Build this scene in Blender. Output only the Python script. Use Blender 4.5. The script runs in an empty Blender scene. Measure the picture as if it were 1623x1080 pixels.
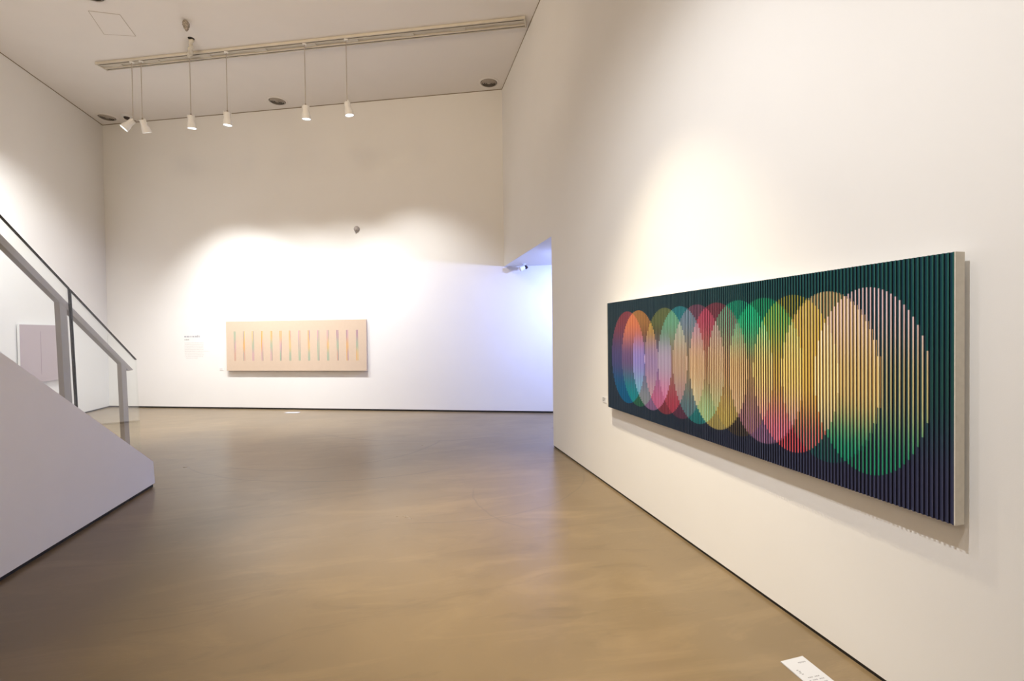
import bpy, bmesh, math, random
from mathutils import Vector, Matrix

random.seed(7)
SC = bpy.context.scene
COL = SC.collection
PI = math.pi

# ------------------------------------------------------------------ camera
F_PX, PITCH, ROLL, YAW, CAM_H = 770.0, -0.015118, -0.012039, -0.231927, 1.6
cy_, sy_ = math.cos(YAW), math.sin(YAW)
fw = Vector((-sy_, cy_, 0)); rt = Vector((cy_, sy_, 0)); up = Vector((0, 0, 1))
fw2 = fw * math.cos(PITCH) + up * math.sin(PITCH)
up2 = -fw * math.sin(PITCH) + up * math.cos(PITCH)
r_ = rt * math.cos(ROLL) + up2 * math.sin(ROLL)
u_ = -rt * math.sin(ROLL) + up2 * math.cos(ROLL)
cam_d = bpy.data.cameras.new('camera'); cam = bpy.data.objects.new('camera', cam_d); COL.objects.link(cam)
cam_d.sensor_fit = 'HORIZONTAL'; cam_d.sensor_width = 36; cam_d.lens = 36 * F_PX / 1623
cam_d.clip_start = 0.05; cam_d.clip_end = 100
m = Matrix((r_, u_, -fw2)).transposed().to_4x4(); m.translation = (0, 0, CAM_H); cam.matrix_world = m
SC.camera = cam

# ------------------------------------------------------------------ world and exposure
SC.view_settings.view_transform = 'Standard'; SC.view_settings.look = 'None'
SC.view_settings.gamma = 1.0; SC.view_settings.exposure = 0.0; SC.view_settings.use_curve_mapping = False
W = bpy.data.worlds.new('world'); SC.world = W; W.use_nodes = True
W.node_tree.nodes['Background'].inputs[0].default_value = (1.0, 0.93, 0.85, 1)
W.node_tree.nodes['Background'].inputs[1].default_value = 0.02

# ------------------------------------------------------------------ room dimensions (metres)
XR, XL, CH, LH, OY = 2.1125, -6.495, 6.483, 2.943, 6.483     # right wall, left wall, ceiling, lintel, end of right wall
def far(x): return 10.411 - 0.40522 * x                      # the far wall runs at a slant
FT = Vector((1, -0.40522, 0)).normalized()                   # along the far wall, to the right
FN = Vector((-0.40522, -1, 0)).normalized()                  # out of the far wall, into the room
FANG = math.atan2(FT.y, FT.x)

# ------------------------------------------------------------------ lamps of the room
def spot(name, loc, aim, power, size, blend=1.0, color=(1, 1, 1), radius=0.035):
    d = bpy.data.lights.new(name, 'SPOT'); d.energy = power; d.spot_size = math.radians(size); d.spot_blend = blend
    d.color = color; d.shadow_soft_size = radius
    o = bpy.data.objects.new(name, d); COL.objects.link(o); o.location = loc
    o.rotation_euler = (Vector(aim) - Vector(loc)).to_track_quat('-Z', 'Y').to_euler(); return o
def area(name, loc, aim, power, sx, sy, color=(1, 1, 1)):
    d = bpy.data.lights.new(name, 'AREA'); d.shape = 'RECTANGLE'; d.size = sx; d.size_y = sy; d.energy = power; d.color = color
    o = bpy.data.objects.new(name, d); COL.objects.link(o); o.location = loc
    o.rotation_euler = (Vector(aim) - Vector(loc)).to_track_quat('-Z', 'Y').to_euler(); return o
COOL = (0.965, 0.965, 0.96); BLUE = (0.34, 0.45, 1.0); NEUT = (0.98, 0.985, 1.0)
# track over the viewer, lighting the right wall
spot('right_wall_spot', (-0.65, 1.30, 5.3), (2.11, 2.6, 0.7), 500, 84, 1.0, NEUT, 0.018)
spot('right_wall_spot', (-0.65, 2.55, 5.3), (2.11, 4.3, 0.9), 215, 86, 1.0, NEUT, 0.018)
spot('right_wall_spot', (-0.65, -0.30, 5.3), (2.11, -0.2, 0.8), 200, 82, 1.0, COOL)
spot('floor_spot', (0.55, 3.3, 5.3), (1.0, 3.5, 0), 1450, 64, 1.0, (1.0, 0.86, 0.62))
# added warm uplights without fixtures, brightening the ceiling and upper far wall
for ux in (-4.2, -0.9): spot('ceiling_fill', (ux, 3.6, 5.2), (ux - 0.3, 7.2, CH), 235, 150, 1.0, (1.0, 0.78, 0.53), 0.45)
# added warm fill lights in the unseen rear, to warm the ambient
for rx, ry in ((-4.7, -0.6), (-4.7, -3.6)):
    d = bpy.data.lights.new('rear_fill', 'POINT'); d.energy = 80; d.color = (1.0, 0.77, 0.50); d.shadow_soft_size = 0.2
    o = bpy.data.objects.new('rear_fill', d); COL.objects.link(o); o.location = (rx, ry, 4.6)
# fill lights added at the stairs side and the rear of the hall
spot('left_wall_fill', (-4.6, 8.2, 5.3), (-6.5, 9.6, 1.6), 680, 100, 1.0, COOL)
spot('rear_wall_fill', (-1.0, -2.5, 5.3), (-2.0, -5.0, 1.6), 60, 90, 1.0, COOL)
# blue light of the side passage
area('passage_light', (3.6, 8.0, 2.9), (3.2, 8.3, 0), 110, 1.2, 0.6, BLUE)
spot('passage_spot', (3.4, 7.3, 2.8), (0.9, 10.0, 1.5), 280, 130, 1.0, BLUE, 0.06)

# ------------------------------------------------------------------ materials
def s2l(c): return tuple((v / 255 / 12.92 if v / 255 <= 0.04045 else ((v / 255 + 0.055) / 1.055) ** 2.4) for v in c)
def mat(name, col, rough=0.6, metal=0.0, spec=0.5, noise=0.0, nscale=8.0, bump=0.0, bscale=200.0, emit=None, estr=0):
    M = bpy.data.materials.new(name); M.use_nodes = True; nt = M.node_tree; N = nt.nodes; L = nt.links
    b = N['Principled BSDF']; b.inputs['Roughness'].default_value = rough; b.inputs['Metallic'].default_value = metal
    b.inputs['Specular IOR Level'].default_value = spec; b.inputs['Base Color'].default_value = (*col, 1)
    tc = N.new('ShaderNodeTexCoord')
    if noise:
        n = N.new('ShaderNodeTexNoise'); n.inputs['Scale'].default_value = nscale; n.inputs['Detail'].default_value = 5
        L.new(tc.outputs['Object'], n.inputs['Vector'])
        r = N.new('ShaderNodeValToRGB'); r.color_ramp.elements[0].position = 0.3; r.color_ramp.elements[1].position = 0.7
        r.color_ramp.elements[0].color = (*[max(0, c * (1 - noise)) for c in col], 1)
        r.color_ramp.elements[1].color = (*[min(1, c * (1 + noise * 0.5)) for c in col], 1)
        L.new(n.outputs['Fac'], r.inputs['Fac']); L.new(r.outputs['Color'], b.inputs['Base Color'])
    if bump:
        n = N.new('ShaderNodeTexNoise'); n.inputs['Scale'].default_value = bscale; n.inputs['Detail'].default_value = 3
        L.new(tc.outputs['Object'], n.inputs['Vector'])
        bp = N.new('ShaderNodeBump'); bp.inputs['Strength'].default_value = bump; bp.inputs['Distance'].default_value = 0.002
        L.new(n.outputs['Fac'], bp.inputs['Height']); L.new(bp.outputs['Normal'], b.inputs['Normal'])
    if emit:
        b.inputs['Emission Color'].default_value = (*emit, 1); b.inputs['Emission Strength'].default_value = estr
    return M

def floor_mat():
    M = bpy.data.materials.new('polished_concrete'); M.use_nodes = True; nt = M.node_tree; N = nt.nodes; L = nt.links
    b = N['Principled BSDF']; geo = N.new('ShaderNodeNewGeometry'); P = geo.outputs['Position']
    def noise(scale, detail=5, rough=0.55, dist=0.0, vec=P):
        n = N.new('ShaderNodeTexNoise'); n.inputs['Scale'].default_value = scale; n.inputs['Detail'].default_value = detail
        n.inputs['Roughness'].default_value = rough; n.inputs['Distortion'].default_value = dist; L.new(vec, n.inputs['Vector']); return n.outputs['Fac']
    def ramp(f, stops):
        r = N.new('ShaderNodeValToRGB'); e = r.color_ramp.elements
        while len(e) < len(stops): e.new(0.5)
        for i, (p, c) in enumerate(stops): e[i].position = p; e[i].color = (*c, 1) if len(c) == 3 else c
        L.new(f, r.inputs['Fac']); return r.outputs['Color']
    def math_(op, a, b_=None, clamp=False):
        n = N.new('ShaderNodeMath'); n.operation = op; n.use_clamp = clamp
        for i, v in enumerate((a, b_)):
            if v is None: continue
            if isinstance(v, (int, float)): n.inputs[i].default_value = v
            else: L.new(v, n.inputs[i])
        return n.outputs[0]
    def mix(f, a, b_, mode='MIX'):
        n = N.new('ShaderNodeMix'); n.data_type = 'RGBA'; n.blend_type = mode
        for k, v in ((0, f), (6, a), (7, b_)):
            if isinstance(v, (int, float)): n.inputs[k].default_value = v
            elif isinstance(v, tuple): n.inputs[k].default_value = (*v, 1)
            else: L.new(v, n.inputs[k])
        return n.outputs[2]
    c = ramp(noise(0.45, 4, 0.5, 0.6), [(0.36, FLOOR_D), (0.62, FLOOR_L)])
    c = mix(math_('MULTIPLY', noise(3.2, 6, 0.65, 0.8), 0.35), c, tuple(v * 0.78 for v in FLOOR_D))
    mc = N.new('ShaderNodeMapping'); mc.inputs['Rotation'].default_value = (0, 0, -0.25); mc.inputs['Scale'].default_value = (0.8, 2.6, 1); L.new(P, mc.inputs['Vector'])
    c = mix(ramp(noise(1.1, 6, 0.62, 1.2, mc.outputs[0]), [(0.50, (0, 0, 0)), (0.68, (0.30, 0.30, 0.30))]), c, tuple(v * 1.45 for v in FLOOR_L))
    c = mix(ramp(noise(1.7, 6, 0.62, 1.0, mc.outputs[0]), [(0.54, (0, 0, 0)), (0.70, (0.34, 0.34, 0.34))]), c, tuple(v * 0.55 for v in FLOOR_D))
    c = mix(math_('MULTIPLY', noise(30, 2, 0.5), 0.04), c, tuple(v * 0.7 for v in FLOOR_D))
    # pale scratches
    mp = N.new('ShaderNodeMapping'); mp.inputs['Rotation'].default_value = (0, 0, 0.9); mp.inputs['Scale'].default_value = (0.35, 14, 1); L.new(P, mp.inputs['Vector'])
    s1 = ramp(noise(5, 2, 0.4, 1.5, mp.outputs[0]), [(0.495, (0, 0, 0)), (0.5, (1, 1, 1)), (0.505, (0, 0, 0))])
    s1m = ramp(noise(0.9, 2), [(0.52, (0, 0, 0)), (0.62, (1, 1, 1))])
    c = mix(math_('MULTIPLY', math_('MULTIPLY', s1, s1m), 0.12), c, (0.75, 0.62, 0.45))
    # dark trowel arcs
    sx = N.new('ShaderNodeSeparateXYZ'); L.new(P, sx.inputs[0])
    wob = math_('MULTIPLY', math_('SUBTRACT', noise(2.0, 3), 0.5), 0.10)
    for (cx, cy, rad, wd, ax, ay, cosr, st) in ARCS:
        dx = math_('SUBTRACT', sx.outputs[0], cx); dy = math_('SUBTRACT', sx.outputs[1], cy)
        r = math_('SQRT', math_('ADD', math_('MULTIPLY', dx, dx), math_('MULTIPLY', dy, dy)))
        dd = math_('ABSOLUTE', math_('SUBTRACT', math_('ADD', r, wob), rad))
        line = math_('SUBTRACT', 1.0, math_('DIVIDE', dd, wd), True)
        dot = math_('DIVIDE', math_('ADD', math_('MULTIPLY', dx, ax), math_('MULTIPLY', dy, ay)), r)
        msk = math_('MULTIPLY', math_('SUBTRACT', dot, cosr), 8.0, True)
        f = math_('MULTIPLY', math_('MULTIPLY', line, msk), st)
        f = math_('MULTIPLY', f, math_('ADD', noise(4, 3), 0.2))
        c = mix(math_('MULTIPLY', f, 1.1, True), c, (0.07, 0.055, 0.04))
    L.new(c, b.inputs['Base Color'])
    rr = math_('ADD', math_('MULTIPLY', noise(1.3, 5, 0.6, 0.9), 0.05), 0.245)
    mp2 = N.new('ShaderNodeMapping'); mp2.inputs['Scale'].default_value = (1, 3.5, 1); mp2.inputs['Rotation'].default_value = (0, 0, 0.4); L.new(P, mp2.inputs['Vector'])
    rr = math_('ADD', rr, math_('MULTIPLY', noise(0.8, 4, 0.55, 1.0, mp2.outputs[0]), 0.04))
    L.new(rr, b.inputs['Roughness']); b.inputs['Specular IOR Level'].default_value = 0.62
    bp = N.new('ShaderNodeBump'); bp.inputs['Strength'].default_value = 0.08; bp.inputs['Distance'].default_value = 0.01
    L.new(noise(2.0, 3, 0.5), bp.inputs['Height']); L.new(bp.outputs['Normal'], b.inputs['Normal'])
    return M
FLOOR_L = (0.225, 0.160, 0.086); FLOOR_D = (0.165, 0.117, 0.063)
ARCS = [(0.9, 9.9, 2.6, 0.025, -0.35, -1, 0.80, 0.9), (-1.0, 7.9, 1.7, 0.02, 0.3, -1, 0.55, 0.8), (-0.4, 8.2, 2.6, 0.02, -0.3, -1, 0.75, 0.7),
        (-2.2, 8.0, 2.2, 0.02, -0.2, -1, 0.85, 0.7), (1.8, 4.6, 1.1, 0.012, -1, -0.2, 0.8, 0.5), (0.6, 5.6, 1.5, 0.015, 0.5, -1, 0.7, 0.45)]

def glass_mat():
    M = bpy.data.materials.new('clear_glass'); M.use_nodes = True; nt = M.node_tree; N = nt.nodes; L = nt.links
    N.remove(N['Principled BSDF']); out = N['Material Output']
    g = N.new('ShaderNodeNewGeometry'); d = N.new('ShaderNodeVectorMath'); d.operation = 'DOT_PRODUCT'
    L.new(g.outputs['Normal'], d.inputs[0]); L.new(g.outputs['Incoming'], d.inputs[1])
    def m_(op, a, b=None):
        n = N.new('ShaderNodeMath'); n.operation = op
        for i, v in enumerate((a, b)):
            if v is None: continue
            if isinstance(v, (int, float)): n.inputs[i].default_value = v
            else: L.new(v, n.inputs[i])
        return n.outputs[0]
    k = m_('POWER', m_('SUBTRACT', 1.0, m_('ABSOLUTE', d.outputs['Value'])), 5.0)
    f = m_('ADD', m_('MULTIPLY', k, 0.96), 0.04)
    t = N.new('ShaderNodeBsdfTransparent'); t.inputs[0].default_value = (0.965, 0.98, 0.97, 1)
    gl = N.new('ShaderNodeBsdfGlossy'); gl.inputs['Roughness'].default_value = 0.0; gl.inputs[0].default_value = (1, 1, 1, 1)
    mx = N.new('ShaderNodeMixShader'); L.new(f, mx.inputs[0]); L.new(t.outputs[0], mx.inputs[1]); L.new(gl.outputs[0], mx.inputs[2])
    L.new(mx.outputs[0], out.inputs[0]); return M

def attr_mat(name, rough=0.55):
    M = bpy.data.materials.new(name); M.use_nodes = True; nt = M.node_tree
    a = nt.nodes.new('ShaderNodeVertexColor'); a.layer_name = 'paint'
    b = nt.nodes['Principled BSDF']; nt.links.new(a.outputs['Color'], b.inputs['Base Color']); b.inputs['Roughness'].default_value = rough
    b.inputs['Specular IOR Level'].default_value = 0.3
    return M

WALLC = (0.80, 0.792, 0.778)
M_wall = mat('white_wall_paint', WALLC, 0.7, noise=0.012, nscale=1.5, bump=0.08, bscale=250)
M_ceil = mat('white_ceiling_paint', (0.84, 0.81, 0.78), 0.8, noise=0.012, nscale=2.0, bump=0.06, bscale=250)
M_stair = mat('stair_wall_paint', (0.90, 0.88, 0.86), 0.65, noise=0.012, nscale=3, bump=0.06, bscale=250)
M_floor = floor_mat()
M_gap = mat('black_shadow_gap', (0.008, 0.007, 0.006), 0.6)
M_line = mat('ceiling_joint_brown', (0.24, 0.19, 0.13), 0.8)
M_glass = glass_mat()
M_edge = mat('dark_glass_edge', (0.012, 0.016, 0.015), 0.25)
M_rail = mat('taupe_powder_coated_steel', (0.40, 0.36, 0.34), 0.45, noise=0.03, nscale=20)
M_white = mat('white_lacquer', (0.78, 0.78, 0.78), 0.4)
M_cream = mat('cream_track_metal', (0.66, 0.62, 0.54), 0.45, noise=0.05, nscale=6)
M_slot = mat('track_slot_brown', (0.17, 0.13, 0.10), 0.6)
M_cord = mat('pale_grey_cord', (0.42, 0.38, 0.33), 0.7)
M_metal = mat('dull_metal', (0.30, 0.26, 0.22), 0.35, metal=0.8)
M_lens = mat('lit_lens', (0.9, 0.95, 1.0), 0.3, emit=(0.9, 0.97, 1.0), estr=6.0)
M_lensoff = mat('dim_lens', (0.5, 0.5, 0.5), 0.3)
M_vent = mat('grey_vent', (0.42, 0.37, 0.32), 0.5, noise=0.1, nscale=30)
M_ventd = mat('vent_dark', (0.02, 0.015, 0.01), 0.8)
M_canvas = mat('raw_canvas_edge', (0.66, 0.62, 0.54), 0.8, noise=0.05, nscale=40, bump=0.3, bscale=600)
M_dark = mat('dark_plastic', (0.03, 0.015, 0.015), 0.4)
M_grey = mat('grey_plastic', (0.30, 0.27, 0.26), 0.5)
M_paper = mat('white_sheet', (0.50, 0.51, 0.55), 0.5)
M_ink = mat('grey_ink', (0.26, 0.26, 0.28), 0.8)
M_ink2 = mat('pale_ink', (0.66, 0.65, 0.64), 0.8)
M_ink3 = mat('slate_ink', (0.30, 0.30, 0.36), 0.8)
M_board = mat('backing_board', (0.45, 0.42, 0.38), 0.8)
M_beige = mat('beige_painted_canvas', (0.60, 0.475, 0.365), 0.8, noise=0.02, nscale=20, bump=0.2, bscale=500)
M_mauve = mat('mauve_painted_canvas', (0.46, 0.385, 0.405), 0.8, noise=0.02, nscale=20)
M_wool = mat('mottled_grey_filling', (0.36, 0.32, 0.28), 0.9, noise=0.6, nscale=60, bump=1.0, bscale=80)
M_tread = mat('pale_concrete_tread', (0.5, 0.46, 0.40), 0.7, noise=0.06, nscale=6)

# ------------------------------------------------------------------ mesh helpers
class MB:
    def __init__(s): s.bm = bmesh.new()
    def box(s, a, b, mtx=None):
        vs = [Vector((x, y, z)) for x in (a[0], b[0]) for y in (a[1], b[1]) for z in (a[2], b[2])]
        if mtx: vs = [mtx @ v for v in vs]
        v = [s.bm.verts.new(p) for p in vs]
        for f in ((0, 1, 3, 2), (4, 6, 7, 5), (0, 4, 5, 1), (2, 3, 7, 6), (0, 2, 6, 4), (1, 5, 7, 3)): s.bm.faces.new([v[i] for i in f])
        return s
    def prism(s, pts, ext):            # polygon pts (3D), extruded by vector ext
        e = Vector(ext); a = [s.bm.verts.new(Vector(p)) for p in pts]; b = [s.bm.verts.new(Vector(p) + e) for p in pts]; n = len(pts)
        s.bm.faces.new(a); s.bm.faces.new(b[::-1])
        for i in range(n): s.bm.faces.new((a[i], b[i], b[(i + 1) % n], a[(i + 1) % n]))
        return s
    def lathe(s, prof, n=32, mtx=None, cap=True):   # prof: (r, z)
        rings = []
        for r, z in prof:
            ring = []
            for k in range(n):
                p = Vector((r * math.cos(2 * PI * k / n), r * math.sin(2 * PI * k / n), z))
                ring.append(s.bm.verts.new(mtx @ p if mtx else p))
            rings.append(ring)
        for i in range(len(rings) - 1):
            for k in range(n): s.bm.faces.new((rings[i][k], rings[i][(k + 1) % n], rings[i + 1][(k + 1) % n], rings[i + 1][k]))
        if cap: s.bm.faces.new(rings[0][::-1]); s.bm.faces.new(rings[-1])
        return s
    def tube(s, pts, r, n=10):
        pts = [Vector(p) for p in pts]; rings = []
        rr = r if isinstance(r, (list, tuple)) else [r] * len(pts)
        for i, p in enumerate(pts):
            d = (pts[min(i + 1, len(pts) - 1)] - pts[max(i - 1, 0)]).normalized()
            a = d.orthogonal().normalized() if i == 0 else (pa - d * pa.dot(d)).normalized()
            pa = a; b = d.cross(a)
            rings.append([s.bm.verts.new(p + rr[i] * (a * math.cos(2 * PI * k / n) + b * math.sin(2 * PI * k / n))) for k in range(n)])
        for i in range(len(rings) - 1):
            for k in range(n): s.bm.faces.new((rings[i][k], rings[i][(k + 1) % n], rings[i + 1][(k + 1) % n], rings[i + 1][k]))
        s.bm.faces.new(rings[0][::-1]); s.bm.faces.new(rings[-1]); return s
    def build(s, name, m, parent=None, bevel=0.0, smooth=False, inv=None):
        bmesh.ops.recalc_face_normals(s.bm, faces=s.bm.faces)
        if bevel: bmesh.ops.bevel(s.bm, geom=list(s.bm.edges), offset=bevel, segments=2, affect='EDGES', profile=0.5)
        if inv: bmesh.ops.transform(s.bm, matrix=inv, verts=s.bm.verts)
        me = bpy.data.meshes.new(name); s.bm.to_mesh(me); s.bm.free()
        if m: me.materials.append(m)
        if smooth:
            for p in me.polygons: p.use_smooth = True
            try: me.set_sharp_from_angle(angle=math.radians(40))
            except Exception: pass
        o = bpy.data.objects.new(name, me); COL.objects.link(o)
        if parent: o.parent = parent
        return o
def tag(o, label=None, cat=None, group=None, kind=None):
    if label: o['label'] = label
    if cat: o['category'] = cat
    if group: o['group'] = group
    if kind: o['kind'] = kind
    return o
def thing(name, label, cat, loc=(0, 0, 0), rz=0.0, group=None):
    o = bpy.data.objects.new(name, None); COL.objects.link(o); o.location = loc; o.rotation_euler = (0, 0, rz)
    o.empty_display_size = 0.05; return tag(o, label, cat, group)
def struct(name, mb, m): return tag(mb.build(name, m), kind='structure')

# ------------------------------------------------------------------ the setting
YB = -5.0
struct('floor', MB().box((-7.2, YB - .2, -0.15), (7.2, 14.5, 0)), M_floor)
struct('ceiling', MB().box((-7.2, YB - .2, CH), (7.2, 14.5, CH + 0.15)), M_ceil)
struct('wall_left', MB().box((XL - 0.2, YB, 0.03), (XL, far(XL), CH)), M_wall)
struct('baseboard_left', MB().box((XL - 0.2, YB, 0), (XL - 0.008, far(XL), 0.03)), M_gap)
X0, X1 = XL - 0.2, 7.0
def farwall(z0, z1, off, mname, m):
    mb = MB(); o = -FN * off
    mb.prism([Vector((X0, far(X0), z0)) + o, Vector((X1, far(X1), z0)) + o, Vector((X1, far(X1), z0)) - FN * 0.2 , Vector((X0, far(X0), z0)) - FN * 0.2], (0, 0, z1 - z0))
    return struct(mname, mb, m)
farwall(0.035, CH, 0.0, 'wall_far', M_wall)
farwall(0.0, 0.035, 0.008, 'baseboard_far', M_gap)
# right wall, with the passage opening under a lintel
struct('wall_right', MB().prism([(XR, YB, 0.02), (XR, OY, 0.02), (XR, OY, LH), (XR, far(XR) - 0.001, LH), (XR, far(XR) - 0.001, CH), (XR, YB, CH)], (0.24, 0, 0)), M_wall)
struct('baseboard_right', MB().box((XR + 0.006, YB, 0), (XR + 0.24, OY - 0.004, 0.02)), M_gap)
struct('wall_back', MB().box((XL - 0.2, YB - 0.2, 0), (XR + 0.2, YB, CH)), M_wall)
struct('wall_passage_near', MB().box((XR + 0.24, OY - 0.2, 0), (6.6, OY, CH)), M_wall)
struct('wall_passage_end', MB().box((6.4, OY, 0), (6.6, far(6.4) + .15, CH)), M_wall)
struct('ceiling_passage', MB().prism([(XR + 0.24, OY, LH), (6.4, OY, LH), (6.4, far(6.4) - 0.001, LH), (XR + 0.24, far(XR + .24) - 0.001, LH)], (0, 0, 0.2)), M_wall)
# fine brown joint where walls meet the ceiling
struct('trim_1', MB().box((XL, YB, CH - 0.012), (XL + 0.006, far(XL) - .01, CH)), M_line)
struct('trim_2', MB().prism([Vector((XL, far(XL), CH - 0.012)), Vector((XR, far(XR), CH - 0.012)), Vector((XR, far(XR), CH - 0.012)) + FN * 0.006, Vector((XL, far(XL), CH - 0.012)) + FN * 0.006], (0, 0, 0.012)), M_line)
struct('trim_3', MB().box((XR - 0.006, YB, CH - 0.012), (XR, far(XR) - .01, CH)), M_line)

# ------------------------------------------------------------------ staircase with glass balustrade
SX = -2.568
st = thing('staircase', 'white walled staircase climbing from the floor out of the left edge, glass balustrade on top', 'staircase', (SX, 5.97, 0))
inv = Matrix.Translation((-SX, -5.97, 0))
sl = (1.518 - 0.267) / (3.92 - 5.945)                     # rise per metre along Y
def strz(y): return 0.267 + sl * (y - 5.945)
YT = 1.2
MB().prism([(SX, 5.972, 0.03), (SX, 5.945, 0.267), (SX, YT, strz(YT)), (SX, YT, 0.03)], (-0.12, 0, 0)).build('stringer_wall', M_stair, st, inv=inv)
tag(MB().prism([(SX - 0.012, 5.955, 0), (SX - 0.012, 5.955, 0.03), (SX - 0.012, YT, 0.03), (SX - 0.012, YT, 0)], (-0.1, 0, 0)).build('base_recess', M_gap, st, inv=inv), 'black recess along the foot')
pts = [(SX - 0.12, 5.80, 0)]; n = 0; y = 5.80
while y > YT + 0.3:
    z = min(0.172 * (n + 1), strz(y) - 0.02); pts.append((SX - 0.12, y, z)); y -= 0.2785; pts.append((SX - 0.12, y, z)); n += 1
pts.append((SX - 0.12, y, 0))
MB().prism(pts, (-1.95, 0, 0)).build('steps', M_tread, st, inv=inv)
MB().box((SX - 3.9, YB + .01, 2.85), (SX, YT - 0.02, 3.1)).build('landing', M_stair, st, inv=inv)
# glass panels stand in the stringer, tilting a touch
gx0, gx1 = SX - 0.002, SX - 0.016
def gtop(y): return 2.439 + (1.383 - 2.439) / (5.653 - 3.952) * (y - 3.952)
def panel(yb0, yt0, yb1, yt1):
    p = [(gx0, yb0, strz(yb0) - 0.05), (gx0, yb1, strz(yb1) - 0.05), (gx0, yt1, gtop(yt1)), (gx0, yt0, gtop(yt0))]
    g = MB().prism(p, (gx1 - gx0, 0, 0)).build('glass_panel', M_glass, st, inv=inv)
    a = Vector((gx0 + 0.001, yt1, gtop(yt1))); b = Vector((gx0 + 0.001, yt0, gtop(yt0)))
    e = MB().prism([a, b, b + Vector((0, 0, -0.008)), a + Vector((0, 0, -0.008))], (gx1 - gx0 - 0.002, 0, 0)).build('polished_edge', M_edge, g, inv=inv)
    e['label'] = 'dark polished top edge of the glass'
    return g
panel(4.716, 4.665, 5.713, 5.653)
panel(3.15, 3.10, 4.698, 4.647)
panel(1.60, 1.55, 3.132, 3.082)
for yb, yt in ((4.707, 4.656), (3.141, 3.091)):
    s_ = MB().prism([(gx0 + 0.001, yb - 0.009, strz(yb) - 0.03), (gx0 + 0.001, yb + 0.009, strz(yb) - 0.04), (gx0 + 0.001, yt + 0.009, gtop(yt) - 0.005), (gx0 + 0.001, yt - 0.009, gtop(yt))], (gx1 - gx0 - 0.002, 0, 0)).build('joint_seal', M_edge, st, inv=inv)
    s_['label'] = 'black seal between two glass panels'
# handrail and flat posts behind the glass
rx0, rx1 = -2.68, -2.72
def rtop(y): return 2.331 + (1.345 - 2.331) / (5.686 - 4.12) * (y - 4.12)
MB().prism([(rx0, 5.822, 1.262), (rx0, 5.822, 1.268), (rx0, 1.6, rtop(1.6)), (rx0, 1.6, rtop(1.6) - 0.075), (rx0, 5.725, rtop(5.725) - 0.05), (rx0, 5.725, 1.262)], (rx1 - rx0, 0, 0)).build('handrail', M_rail, st, inv=inv)
for k in range(4):
    yt = 5.65 - 0.89 * k; yb = yt + 0.055
    MB().prism([(rx0 - 0.001, yb - 0.044, strz(yb) - 0.25), (rx0 - 0.001, yb + 0.046, strz(yb) - 0.25), (rx0 - 0.001, yt + 0.044, rtop(yt + .044) - 0.04), (rx0 - 0.001, yt - 0.044, rtop(yt - .044) - 0.04)], (rx1 - rx0 + 0.002, 0, 0)).build('post', M_rail, st, inv=inv)

# ------------------------------------------------------------------ ribbed relief painting on the right wall
AY0, AY1, AZ0, AZ1, AX, AXB = 1.397, 4.500, 0.852, 1.886, 2.040, 2.087
art = thing('ribbed_painting', 'long dark teal ribbed painting of overlapping multicoloured ovals on the right wall', 'painting', (XR, (AY0 + AY1) / 2, AZ0))
ainv = Matrix.Translation((-XR, -(AY0 + AY1) / 2, -AZ0))
FIN = 0.006
e_ = MB(); e_.box((AX + FIN + 0.0005, AY0, AZ0), (AXB, AY1, AZ1)); e_.box((AX + 0.0005, AY0 - 0.004, AZ0), (AXB, AY0, AZ1)); e_.box((AX + 0.0005, AY1, AZ0), (AXB, AY1 + 0.004, AZ1))
e_.build('canvas_box', M_canvas, art, inv=ainv)
for yy in (1.8, 2.95, 4.1): MB().box((AXB, yy, AZ1 - 0.2), (XR, yy + 0.12, AZ1 - 0.16)).build('wall_cleat', M_board, art, inv=ainv)
OV = [  # top, middle, bottom colour of each oval
 ((150,60,70),(85,72,128),(0,95,145)), ((200,125,60),(72,55,62),(40,105,70)), (None,(72,86,150),(150,105,150)),
 ((112,112,58),(112,74,74),(150,50,60)), ((40,118,128),(96,88,76),(95,45,65)), ((115,62,82),(112,88,66),(30,125,125)),
 ((135,42,58),(128,92,70),(205,180,90)), ((20,135,100),(118,98,70),(70,60,40)), ((20,140,85),(138,106,68),(165,105,145)),
 ((130,120,40),(205,145,55),(220,68,75)), ((240,165,105),(222,150,80),(20,75,70)), ((245,178,182),(185,160,110),(25,125,88))]
CZ, RZ = 1.367, 0.4185
ovals = []
for k, (t, mdl, b) in enumerate(OV):
    cyk = 4.075 - 0.2115 * k; hw = 0.325 - 0.048 * k / 11
    ovals.append((cyk, hw, t, mdl, b))
def lerp(a, b, t): return tuple(x + (y - x) * t for x, y in zip(a, b))
def sm(x, a, b): t = min(1, max(0, (x - a) / (b - a))); return t * t * (3 - 2 * t)
def ovcol(o, z):
    t = (z - (CZ - RZ)) / (2 * RZ); T = o[2] or (0, 0, 0)
    return lerp(o[4], o[3], sm(t, 0.08, 0.48)) if t < 0.5 else lerp(o[3], T, sm(t, 0.5, 0.9))
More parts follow.
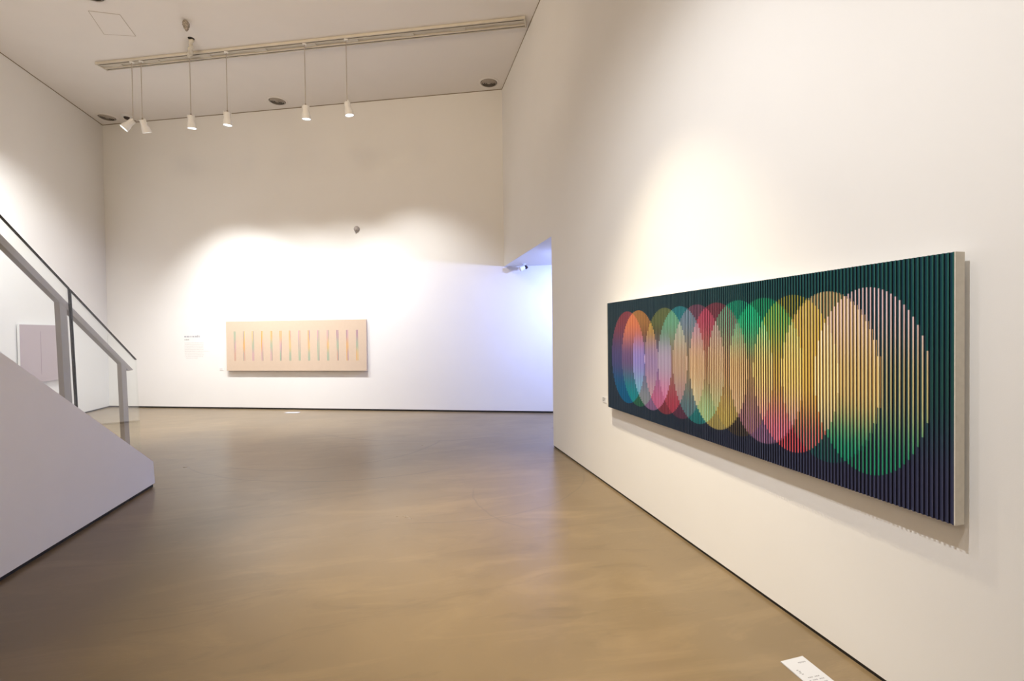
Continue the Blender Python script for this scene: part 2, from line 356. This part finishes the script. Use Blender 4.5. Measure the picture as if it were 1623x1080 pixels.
def bgcol(kind, y, z, i):
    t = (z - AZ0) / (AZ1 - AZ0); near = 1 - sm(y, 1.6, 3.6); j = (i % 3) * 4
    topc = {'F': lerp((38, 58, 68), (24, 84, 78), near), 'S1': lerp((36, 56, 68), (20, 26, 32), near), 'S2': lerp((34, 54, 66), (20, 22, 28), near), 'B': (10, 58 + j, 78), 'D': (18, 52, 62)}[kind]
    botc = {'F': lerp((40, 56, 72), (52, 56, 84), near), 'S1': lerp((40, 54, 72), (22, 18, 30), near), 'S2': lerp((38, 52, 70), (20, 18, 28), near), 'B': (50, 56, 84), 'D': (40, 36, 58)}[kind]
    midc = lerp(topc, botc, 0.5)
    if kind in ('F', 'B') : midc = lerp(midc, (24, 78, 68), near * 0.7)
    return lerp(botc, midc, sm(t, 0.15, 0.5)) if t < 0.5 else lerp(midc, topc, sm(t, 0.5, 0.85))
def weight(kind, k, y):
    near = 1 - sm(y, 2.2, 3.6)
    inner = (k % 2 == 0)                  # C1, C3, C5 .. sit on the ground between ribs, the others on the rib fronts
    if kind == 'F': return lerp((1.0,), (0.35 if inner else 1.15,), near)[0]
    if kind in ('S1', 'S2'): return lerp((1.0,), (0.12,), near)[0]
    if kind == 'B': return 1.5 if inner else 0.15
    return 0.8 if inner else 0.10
def paintcol(kind, y, z, i, inside):
    bg = bgcol(kind, y, z, i)
    if not inside: return bg
    acc = [0.0, 0.0, 0.0]; wt = 0
    for k in inside:
        w = weight(kind, k, y); c = ovcol(ovals[k], z)
        if ovals[k][2] is None: w *= 1 - sm(z, CZ + 0.12, CZ + 0.3)
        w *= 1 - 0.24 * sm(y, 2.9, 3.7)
        wt += w
        for q in range(3): acc[q] += w * c[q]
    if wt > 1.0:
        g_ = wt ** -0.2
        acc = [v * g_ for v in acc]
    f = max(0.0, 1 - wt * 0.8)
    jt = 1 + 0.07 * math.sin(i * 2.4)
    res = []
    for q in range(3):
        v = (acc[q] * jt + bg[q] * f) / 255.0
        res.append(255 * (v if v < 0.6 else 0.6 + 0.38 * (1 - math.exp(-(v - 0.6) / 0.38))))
    return tuple(res)
NR = 170; S_ = (AY1 - AY0) / NR; TF = 0.006
bm = bmesh.new(); lay = bm.loops.layers.float_color.new('paint'); CORR = 1.0
def strip(kind, pa, pb, yc, i):
    # pa, pb: (x, y) ends of the strip; colours broken where an oval's outline crosses
    zs = {AZ0, AZ1}
    for (c, hw, *_r) in ovals:
        for yy in (pa[1], pb[1]):
            pass
        d = (yc - c) / hw
        if abs(d) < 1:
            h = RZ * math.sqrt(1 - d * d); zs.add(CZ - h); zs.add(CZ + h)
    zs = sorted(zs); fine = []
    for a, b in zip(zs, zs[1:]):
        nseg = max(1, int((b - a) / 0.07)); mid = (a + b) / 2
        ins = [k for k, (c, hw, *_r) in enumerate(ovals) if abs((yc - c) / hw) < 1 and abs(mid - CZ) < RZ * math.sqrt(1 - ((yc - c) / hw) ** 2)]
        for q in range(nseg): fine.append((a + (b - a) * q / nseg, a + (b - a) * (q + 1) / nseg, ins))
    for a, b, ins in fine:
        vs = [bm.verts.new((pa[0], pa[1], a)), bm.verts.new((pb[0], pb[1], a)), bm.verts.new((pb[0], pb[1], b)), bm.verts.new((pa[0], pa[1], b))]
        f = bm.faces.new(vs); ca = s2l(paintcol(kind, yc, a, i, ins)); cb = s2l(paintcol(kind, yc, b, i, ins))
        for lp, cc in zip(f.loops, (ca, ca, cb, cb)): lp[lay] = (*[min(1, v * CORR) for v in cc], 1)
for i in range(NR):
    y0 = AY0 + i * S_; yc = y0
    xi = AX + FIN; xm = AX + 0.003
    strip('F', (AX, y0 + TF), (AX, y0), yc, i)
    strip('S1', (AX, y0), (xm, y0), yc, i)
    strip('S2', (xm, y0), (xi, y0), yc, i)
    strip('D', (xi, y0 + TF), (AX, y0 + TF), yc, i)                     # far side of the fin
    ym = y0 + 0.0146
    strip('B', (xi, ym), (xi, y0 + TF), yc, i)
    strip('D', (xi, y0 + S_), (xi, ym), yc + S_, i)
me = bpy.data.meshes.new('ribbed_face')
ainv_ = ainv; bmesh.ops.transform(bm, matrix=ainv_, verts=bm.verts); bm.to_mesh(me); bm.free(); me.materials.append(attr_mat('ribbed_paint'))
rf = bpy.data.objects.new('ribbed_face', me); COL.objects.link(rf); rf.parent = art

# ------------------------------------------------------------------ pale painting on the far wall
def fw_pt(x, z, off=0.0): return Vector((x, far(x), z)) + FN * off
FM = Matrix.Translation((-2.115, far(-2.115), 0)) @ Matrix.Rotation(FANG, 4, 'Z')   # local: x along the wall, -y into the room
wp = thing('striped_painting', 'wide beige painting with fourteen thin coloured vertical stripes, hanging on the far wall', 'painting', (-2.115, far(-2.115), 0.85), FANG)
hx = 1.63
MB().box((-hx, -0.070, 0), (hx, -0.022, 1.078)).build('canvas', M_beige, wp)
for sx in (-1.1, 1.0): MB().box((sx, -0.022, 0.8), (sx + 0.12, 0, 0.86)).build('wall_cleat', M_board, wp)
G, O, Pk, Gy, Yl, Mv, Ro = (150,190,165), (240,180,90), (215,165,185), (175,165,160), (235,200,120), (175,135,165), (215,165,150)
STR = [((G, Gy, Ro), (G, Pk, Ro)), ((Gy, O, Gy), (Yl, O, Ro)), ((Yl, G, Pk), (Gy, G, Pk)), ((O, O, Pk), (Yl, Pk, Gy)), ((Yl, G, Pk), (O, G, Gy)),
       ((O, Pk, G), (O, Mv, Gy)), ((O, Yl, G), (Ro, Yl, G)), ((Pk, Gy, G), (Ro, Gy, G)), ((O, O, G), (Mv, Yl, G)), ((Pk, G, G), (Gy, G, Gy)),
       ((Pk, O, G), (Gy, Yl, G)), ((Mv, G, Ro), (Mv, G, Gy)), ((Mv, O, O), (Pk, O, Mv)), ((Mv, G, O), (Mv, G, Yl))]
for k in range(14):
    bm = bmesh.new(); lay = bm.loops.layers.float_color.new('paint')
    xc = -1.42 + 2.845 * k / 13
    for side in (0, 1):
        c3 = [tuple(v * 0.78 for v in s2l(c)) for c in STR[k][side]]; xa = xc + (-0.021 if side == 0 else 0.006)
        n = 12
        for q in range(n):
            z0, z1 = 0.215 + 0.647 * q / n, 0.215 + 0.647 * (q + 1) / n
            def cc(z):
                t = 1 - (z - 0.215) / 0.647
                return lerp(c3[0], c3[1], sm(t, 0.15, 0.5)) if t < 0.5 else lerp(c3[1], c3[2], sm(t, 0.5, 0.8))
            for (ya, yb) in ((-0.0712, -0.0712),):
                vs = [bm.verts.new((xa, ya, z0)), bm.verts.new((xa + 0.015, ya, z0)), bm.verts.new((xa + 0.015, ya, z1)), bm.verts.new((xa, ya, z1))]
                f = bm.faces.new(vs)
                for lp, z in zip(f.loops, (z0, z0, z1, z1)): lp[lay] = (*cc(z), 1)
    me = bpy.data.meshes.new('painted_stripe'); bm.to_mesh(me); bm.free()
    if k == 0: MS = attr_mat('stripe_paint', 0.7)
    me.materials.append(MS); o = bpy.data.objects.new('painted_stripe', me); COL.objects.link(o); o.parent = wp

# square mauve painting on the left wall
lp_ = thing('square_painting', 'square mauve painting with one thin vertical line, on the left wall behind the glass', 'painting', (XL, 10.83, 0.80))
MB().box((0.02, -0.56, 0), (0.055, 0.56, 1.06)).build('canvas', M_white, lp_, 0.001)
MB().box((0.055, -0.558, 0.002), (0.057, 0.558, 1.058)).build('painted_face', M_mauve, lp_)
MB().box((0.057, -0.05, 0.13), (0.058, -0.04, 0.94)).build('painted_line', mat('mauve_line', (0.30, 0.22, 0.25), 0.8), lp_)
MB().box((0, -0.1, 0.8), (0.02, 0.1, 0.86)).build('wall_cleat', M_board, lp_)

# ------------------------------------------------------------------ wall text and labels
tx = thing('wall_text', 'small block of grey exhibition text printed on the far wall, left of the beige painting', 'wall text', fw_pt(-4.43, 1.36), FANG)
def textline(mb, x, z, w, h, den=0.8, seed=0):
    rnd = random.Random(seed); xx = x
    while xx < x + w:
        ww = rnd.uniform(0.3, 1.3) * h * 1.8
        cx = xx
        while cx < min(xx + ww, x + w):
            gw = h * rnd.uniform(0.35, 0.7); hh = h * rnd.choice((0.65, 0.65, 1.0))
            mb.box((cx, -0.0012, z), (cx + gw * den, 0.0, z + hh * 0.35)); mb.box((cx, -0.0012, z + hh * .65), (cx + gw * den, 0.0, z + hh)); mb.box((cx, -0.0012, z), (cx + gw * 0.25, 0.0, z + hh)); cx += gw
        xx += ww + h * 0.5
for a_, w_, sd in ((-0.23, 0.13, 1), (-0.08, 0.03, 2), (-0.03, 0.18, 3)):
    t_ = MB(); textline(t_, a_, 0.235, w_, 0.045, 0.9, sd); t_.build('title_word', M_ink3, tx)
t_ = MB(); textline(t_, -0.23, 0.17, 0.11, 0.025, 0.8, 4); t_.build('subtitle_line', M_ink, tx)
t_ = MB()
for k in range(10): textline(t_, -0.23 + 0.003 * (k % 2), 0.10 - 0.038 * k, 0.47 if k != 5 else 0.62, 0.02, 0.7, 10 + k) if k < 9 else textline(t_, -0.2, 0.10 - 0.038 * k, 0.3, 0.02, 0.7, 20)
t_.build('body_lines', M_ink2, tx)
lb = thing('wall_label', 'tiny pale label on the far wall by the lower left corner of the beige painting', 'label', fw_pt(-3.80, 0.85), FANG)
MB().box((-0.05, -0.004, 0), (0.05, 0, 0.06)).build('card', M_white, lb); t_ = MB()
for k in range(3): textline(t_, -0.042, 0.042 - 0.014 * k, 0.07 - .01 * k, 0.007, 0.8, 30 + k)
t_.build('printed_text', M_ink2, lb).location = (0, -0.004, 0)
lb2 = thing('wall_label', 'tiny pale label on the right wall by the far lower corner of the ribbed painting', 'label', (XR, 4.74, 0.86), -PI / 2)
MB().box((-0.05, -0.004, 0), (0.05, 0, 0.06)).build('card', M_white, lb2); t_ = MB()
for k in range(3): textline(t_, -0.042, 0.042 - 0.014 * k, 0.07 - .01 * k, 0.007, 0.8, 40 + k)
t_.build('printed_text', M_ink, lb2).location = (0, -0.004, 0)

# ------------------------------------------------------------------ notices on the floor
fs = thing('floor_notice', 'white printed sheet lying on the floor at the bottom edge, beside the right wall', 'notice', (1.775, 1.962, 0))
fi = Matrix.Translation((-1.775, -1.962, 0))
MB().prism([(1.772, 1.960, 0.0), (1.905, 1.967, 0.0), (1.905, 1.66, 0.0), (1.772, 1.65, 0.0)], (0, 0, 0.004)).build('sheet', M_paper, fs, inv=fi)
t_ = MB()
def mark(x, y, w, h): t_.box((x, y - h, 0.004), (x + w, y, 0.0046))
def flush(nm):
    global t_
    t_.build(nm, M_ink, fs, inv=fi); t_ = MB()
for k in range(6): mark(1.846 + 0.007 * k, 1.934, 0.004, 0.006 + 0.002 * (k % 2))
flush('printed_heading')
for k in range(4): mark(1.795 + 0.004 * (k % 2), 1.890 - 0.009 * k, 0.010, 0.004)
flush('printed_note')
for r in range(5):
    for k in range(9):
        if (k * 3 + r) % 4: mark(1.800 + 0.009 * k, 1.838 - 0.018 * r, 0.006, 0.005)
flush('printed_paragraph')
fc = thing('floor_notice', 'small white strip lying on the floor below the beige painting, against the far wall', 'notice', (-2.13, 10.82, 0))
MB().box((-0.14, -0.06, 0), (0.14, 0.06, 0.006)).build('sheet', M_paper, fc); fc.rotation_euler = (0, 0, FANG + 0.1)
fc.location = (-2.14, 10.85, 0)

# ------------------------------------------------------------------ ceiling track
TA, TB = Vector((-5.07, 10.20, CH)), Vector((2.02, 7.39, CH))
td = (TB - TA).normalized(); TL = (TB - TA).length; tang = math.atan2(td.y, td.x)
tr = thing('lighting_track', 'long cream double lighting track running along the ceiling above the hanging spotlights', 'lighting track', TA, tang)
MB().box((0, -0.10, -0.018), (TL, 0.10, 0)).build('mounting_plate', M_cream, tr)
for sgn in (-1, 1):
    rl = MB(); yc = 0.078 * sgn
    rl.box((0, yc - 0.032, -0.045), (TL, yc - 0.024, -0.018)); rl.box((0, yc + 0.024, -0.045), (TL, yc + 0.032, -0.018)); rl.box((0, yc - 0.024, -0.024), (TL, yc + 0.024, -0.018))
    rl.box((0, yc - 0.024, -0.045), (TL, yc - 0.012, -0.040)); rl.box((0, yc + 0.012, -0.045), (TL, yc + 0.024, -0.040))
    o = rl.build('rail', M_cream, tr)
    s_ = MB().box((0.01, yc - 0.0235, -0.0265), (TL - 0.01, yc + 0.0235, -0.0242)).build('slot', M_slot, o); s_['label'] = 'dark slot inside the rail'
def ontrack(px_x, px_y): return (Vector((px_x, px_y, CH)) - TA).dot(td)
for q in (0.3, 1.05, 2.05, 3.1, 4.0, 4.75, 5.7, 6.55):
    MB().box((q - 0.11, -0.042, -0.034), (q + 0.11, 0.042, -0.018)).build('connector', M_cream, tr, 0.003)
for q in (0.004, TL - 0.004): MB().box((q - 0.012, -0.112, -0.047), (q + 0.012, 0.112, 0)).build('end_cap', M_cream, tr)

# ------------------------------------------------------------------ spotlights hung from the track
def cordpos(x, y):          # snap to the near rail of the track
    q = (Vector((x, y, CH)) - TA).dot(td); p = TA + td * q; nrm = Vector((td.y, -td.x, 0)); return p + nrm * 0.078
def make_spot():
    t = thing('hanging_spotlight', '', 'spotlight', (0, 0, 0))
    MB().box((-0.03, -0.018, -0.072), (0.03, 0.018, -0.0465)).build('track_adapter', M_white, t, 0.003)
    MB().tube([(0, 0, -0.07), (0, 0, -1.05)], 0.0065, 8).build('cord', M_cord, t)
    j = MB(); j.tube([(0, 0, -1.04), (0, 0, -1.075)], 0.012, 10); j.tube([(-0.045, 0, -1.075), (0.045, 0, -1.075)], 0.008, 8)
    j.build('swivel', M_metal, t)
    hd = MB().lathe([(0.044, 0.0), (0.050, -0.008), (0.050, -0.095), (0.062, -0.125), (0.072, -0.20), (0.075, -0.212), (0.064, -0.212), (0.060, -0.200)], 28)
    h = hd.build('lamp_head', M_white, t, smooth=True); h.location = (0, 0, -1.07)
    for s in (-1, 1): MB().box((0.055 * s - 0.004, -0.012, -0.075), (0.055 * s + 0.004, 0.012, 0.012)).build('yoke_arm', M_white, h)
    l = MB().lathe([(0.0605, -0.2035), (0.0605, -0.2005)], 28).build('lens', M_lens, h)
    return t
def dup(root):
    r = root.copy(); COL.objects.link(r)
    for ch in list(root.children):
        c = ch.copy(); COL.objects.link(c); c.parent = r
        for g in list(ch.children):
            d = g.copy(); COL.objects.link(d); d.parent = c
    return r
proto = make_spot()
SP = [((-4.44, 9.90), (-0.80, -0.22, -1.0), True, 'lit white spotlight on a cord, tilted to the left, leftmost on the track', 70, (-1.0, 0.35, -1.3)),
      ((-4.27, 9.83), (0.22, 0.45, -1.1), False, 'white spotlight with its lens turned away, close beside the leftmost one', 560, (0.30, 0.6, -1.75)),
      ((-3.39, 9.47), (0.02, 0.13, -1.0), True, 'white spotlight hanging straight down just left of the centre of four, below the dark hole in the ceiling', 500, (-0.1, 0.62, -1.5)),
      ((-2.75, 9.20), (-0.03, 0.10, -1.0), True, 'white spotlight hanging third from the right end of the hanging row', 430, (0.1, 0.62, -1.5)),
      ((-1.42, 8.67), (0.03, 0.14, -1.0), True, 'white spotlight hanging second from the right end of the hanging row', 500, (0.0, 0.62, -1.5)),
      ((-0.74, 8.40), (0.16, 0.06, -1.0), True, 'rightmost hanging spotlight, its lit face tilted to the right', 430, (0.35, 0.5, -1.3))]
SP[2] = SP[2][:3] + ('white spotlight hanging straight down below the dark hole in the ceiling',) + SP[2][4:]
for k, ((x, y), tilt, lit, label, pw, aim) in enumerate(SP):
    o = proto if k == 0 else dup(proto)
    p = cordpos(x, y); o.location = p; o.rotation_euler = (0, 0, 0); o['label'] = label; o['group'] = 'track spotlights hanging on cords'
    hd = [c for c in o.children if c.name.startswith('lamp_head')][0]
    hd.rotation_euler = Vector(tilt).to_track_quat('-Z', 'Y').to_euler()
    tv = Vector(tilt).normalized()
    base = p + Vector((0, 0, -1.07)) + tv * 0.235
    spot('spot_beam', base, base + Vector(aim), pw, 86 if k not in (0, 5) else 86, 1.0, COOL, 0.04)

# ------------------------------------------------------------------ round vents, sensor, small fittings
def make_vent(x, y):
    t = thing('ceiling_vent', '', 'vent', (x, y, CH))
    MB().lathe([(0.205, 0), (0.205, -0.006), (0.165, -0.012), (0.160, -0.004), (0.160, 0)], 40).build('rim', M_ceil, t, smooth=True)
    MB().lathe([(0.160, -0.001), (0.160, -0.004)], 40).build('backing', M_ventd, t)
    for r in (0.150, 0.118, 0.086, 0.054):
        MB().lathe([(r, -0.006), (r - 0.02, -0.024), (r - 0.024, -0.022), (r - 0.005, -0.005)], 40, cap=False).build('ring', M_vent, t, smooth=True)
    MB().lathe([(0.001, -0.02), (0.024, -0.02), (0.028, -0.008), (0.001, -0.006)], 24).build('hub', M_vent, t, smooth=True)
    return t
v0 = make_vent(-6.17, 12.57)
v0['label'] = 'round grey ceiling vent in the corner above the left wall'; v0['group'] = 'round ceiling vents'
for (x, y, lb_) in ((-2.35, 11.0, 'round grey ceiling vent above the middle of the far wall'), (1.81, 9.36, 'round grey ceiling vent in the right corner of the ceiling'), (-4.15, 8.12, 'round ceiling vent cut by the top edge of the picture')):
    v = dup(v0); v.location = (x, y, CH); v['label'] = lb_
dm = thing('ceiling_camera', 'small dark dome camera in a white ring on the ceiling beside the corner vent', 'camera', (-5.72, 12.42, CH))
MB().lathe([(0.11, 0), (0.11, -0.012), (0.085, -0.028), (0.07, -0.028)], 32).build('ring', M_white, dm, smooth=True)
MB().lathe([(0.07, -0.026)] + [(0.06 * math.cos(a), -0.028 - 0.05 * math.sin(a)) for a in (0, .3, .6, .9, 1.2, 1.5)], 24).build('dome', M_dark, dm, smooth=True)
sn = thing('wall_sensor', 'small round grey sensor fixed high on the far wall', 'sensor', fw_pt(-0.79, 3.83), FANG)
RX = Matrix.Rotation(PI / 2, 4, 'X')
MB().lathe([(0.06, 0), (0.06, 0.025), (0.045, 0.035)], 28, RX).build('base', M_grey, sn, smooth=True)
MB().lathe([(0.045, 0.033), (0.044, 0.045), (0.03, 0.06), (0.012, 0.066)], 24, RX).build('cap', mat('sensor_cap', (0.42, 0.38, 0.36), 0.4), sn, smooth=True)
MB().box((-0.03, -0.03, -0.075), (0.01, 0, -0.055)).build('bracket', M_grey, sn)
sf = thing('passage_spotlight', 'small clear spotlight fixed under the soffit of the passage opening', 'spotlight', (2.42, 9.17, LH))
MB().lathe([(0.045, 0), (0.045, -0.012), (0.02, -0.02)], 20).build('base', M_white, sf, smooth=True)
MB().tube([(0, 0, -0.015), (0.0, 0, -0.05)], 0.01, 8).build('stem', M_metal, sf)
MB().lathe([(0.03, 0.05), (0.045, 0.03), (0.05, -0.05), (0.04, -0.06)], 20, Matrix.Translation((-0.03, 0, -0.075)) @ Matrix.Rotation(1.1, 4, 'Y')).build('lamp_head', M_white, sf, smooth=True)
MB().lathe([(0.02, 0.03), (0.03, 0.01), (0.032, -0.03), (0.02, -0.04)], 16, Matrix.Translation((0.045, 0.01, -0.055)) @ Matrix.Rotation(-0.7, 4, 'Y')).build('counter_knob', M_dark, sf, smooth=True)
# hatch outline, hole with cable, torn filling
hp = [Vector((-4.405, 8.556, CH)), Vector((-4.0, 8.556, CH)), Vector((-4.043, 9.107, CH)), Vector((-4.506, 9.156, CH))]
ha = thing('ceiling_hatch', 'faint outline of a flush access hatch in the ceiling', 'hatch', hp[0])
hb = MB(); hb.prism([p + Vector((0, 0, -0.0035)) for p in hp], (0, 0, 0.0034)); hb.build('panel', M_ceil, ha, inv=Matrix.Translation(-hp[0]))
hb = MB()
for a, b in zip(hp, hp[1:] + hp[:1]):
    d = (b - a).normalized(); nn = Vector((d.y, -d.x, 0)) * 0.004; z = Vector((0, 0, -0.0045)); hb.prism([a + nn + z, b + nn + z, b - nn + z, a - nn + z], (0, 0, 0.0044))
hb.build('seam', mat('hatch_seam', (0.50, 0.44, 0.38), 0.8), ha, inv=Matrix.Translation(-hp[0]))
cb = thing('ceiling_cable', 'knotted cream cable dropping from a small dark ceiling hole to the lighting track', 'cable', (-3.204, 8.995, CH))
MB().lathe([(0.048, 0), (0.046, -0.004)], 28).build('hole', M_ventd, cb)
pts, rad = [], []
TP = Vector((-3.40 + 3.204, 9.45 - 8.995, -0.06))
for k in range(25):
    t = k / 24; p = TP * t + Vector((0.012 * math.sin(k * 1.3), 0.01 * math.cos(k * 1.7), -0.07 * math.sin(PI * t))); p.z -= 0.004; pts.append(p); rad.append(0.024 + 0.012 * abs(math.sin(k * 0.95)))
MB().tube(pts, rad, 10).build('cable', M_cream, cb, smooth=True)
wl = bmesh.new(); bmesh.ops.create_icosphere(wl, subdivisions=4, radius=1)
for v in wl.verts:
    c = v.co; t = (c.z + 1) / 2; r = 0.022 + 0.036 * t ** 0.8
    nn = 1 + 0.18 * math.sin(c.x * 9 + c.z * 7) * math.cos(c.y * 11)
    v.co = Vector((c.x * r * 1.0 * nn + 0.012 * (1 - t), c.y * r * nn, (c.z - 1) * 0.085))
me = bpy.data.meshes.new('ceiling_plug'); wl.to_mesh(me); wl.free(); me.materials.append(M_wool)
for p in me.polygons: p.use_smooth = True
pl = bpy.data.objects.new('ceiling_plug', me); COL.objects.link(pl); pl.location = (-3.10, 8.50, CH)
tag(pl, 'mottled grey lump of filling hanging from the ceiling above the cable hole', 'filling')
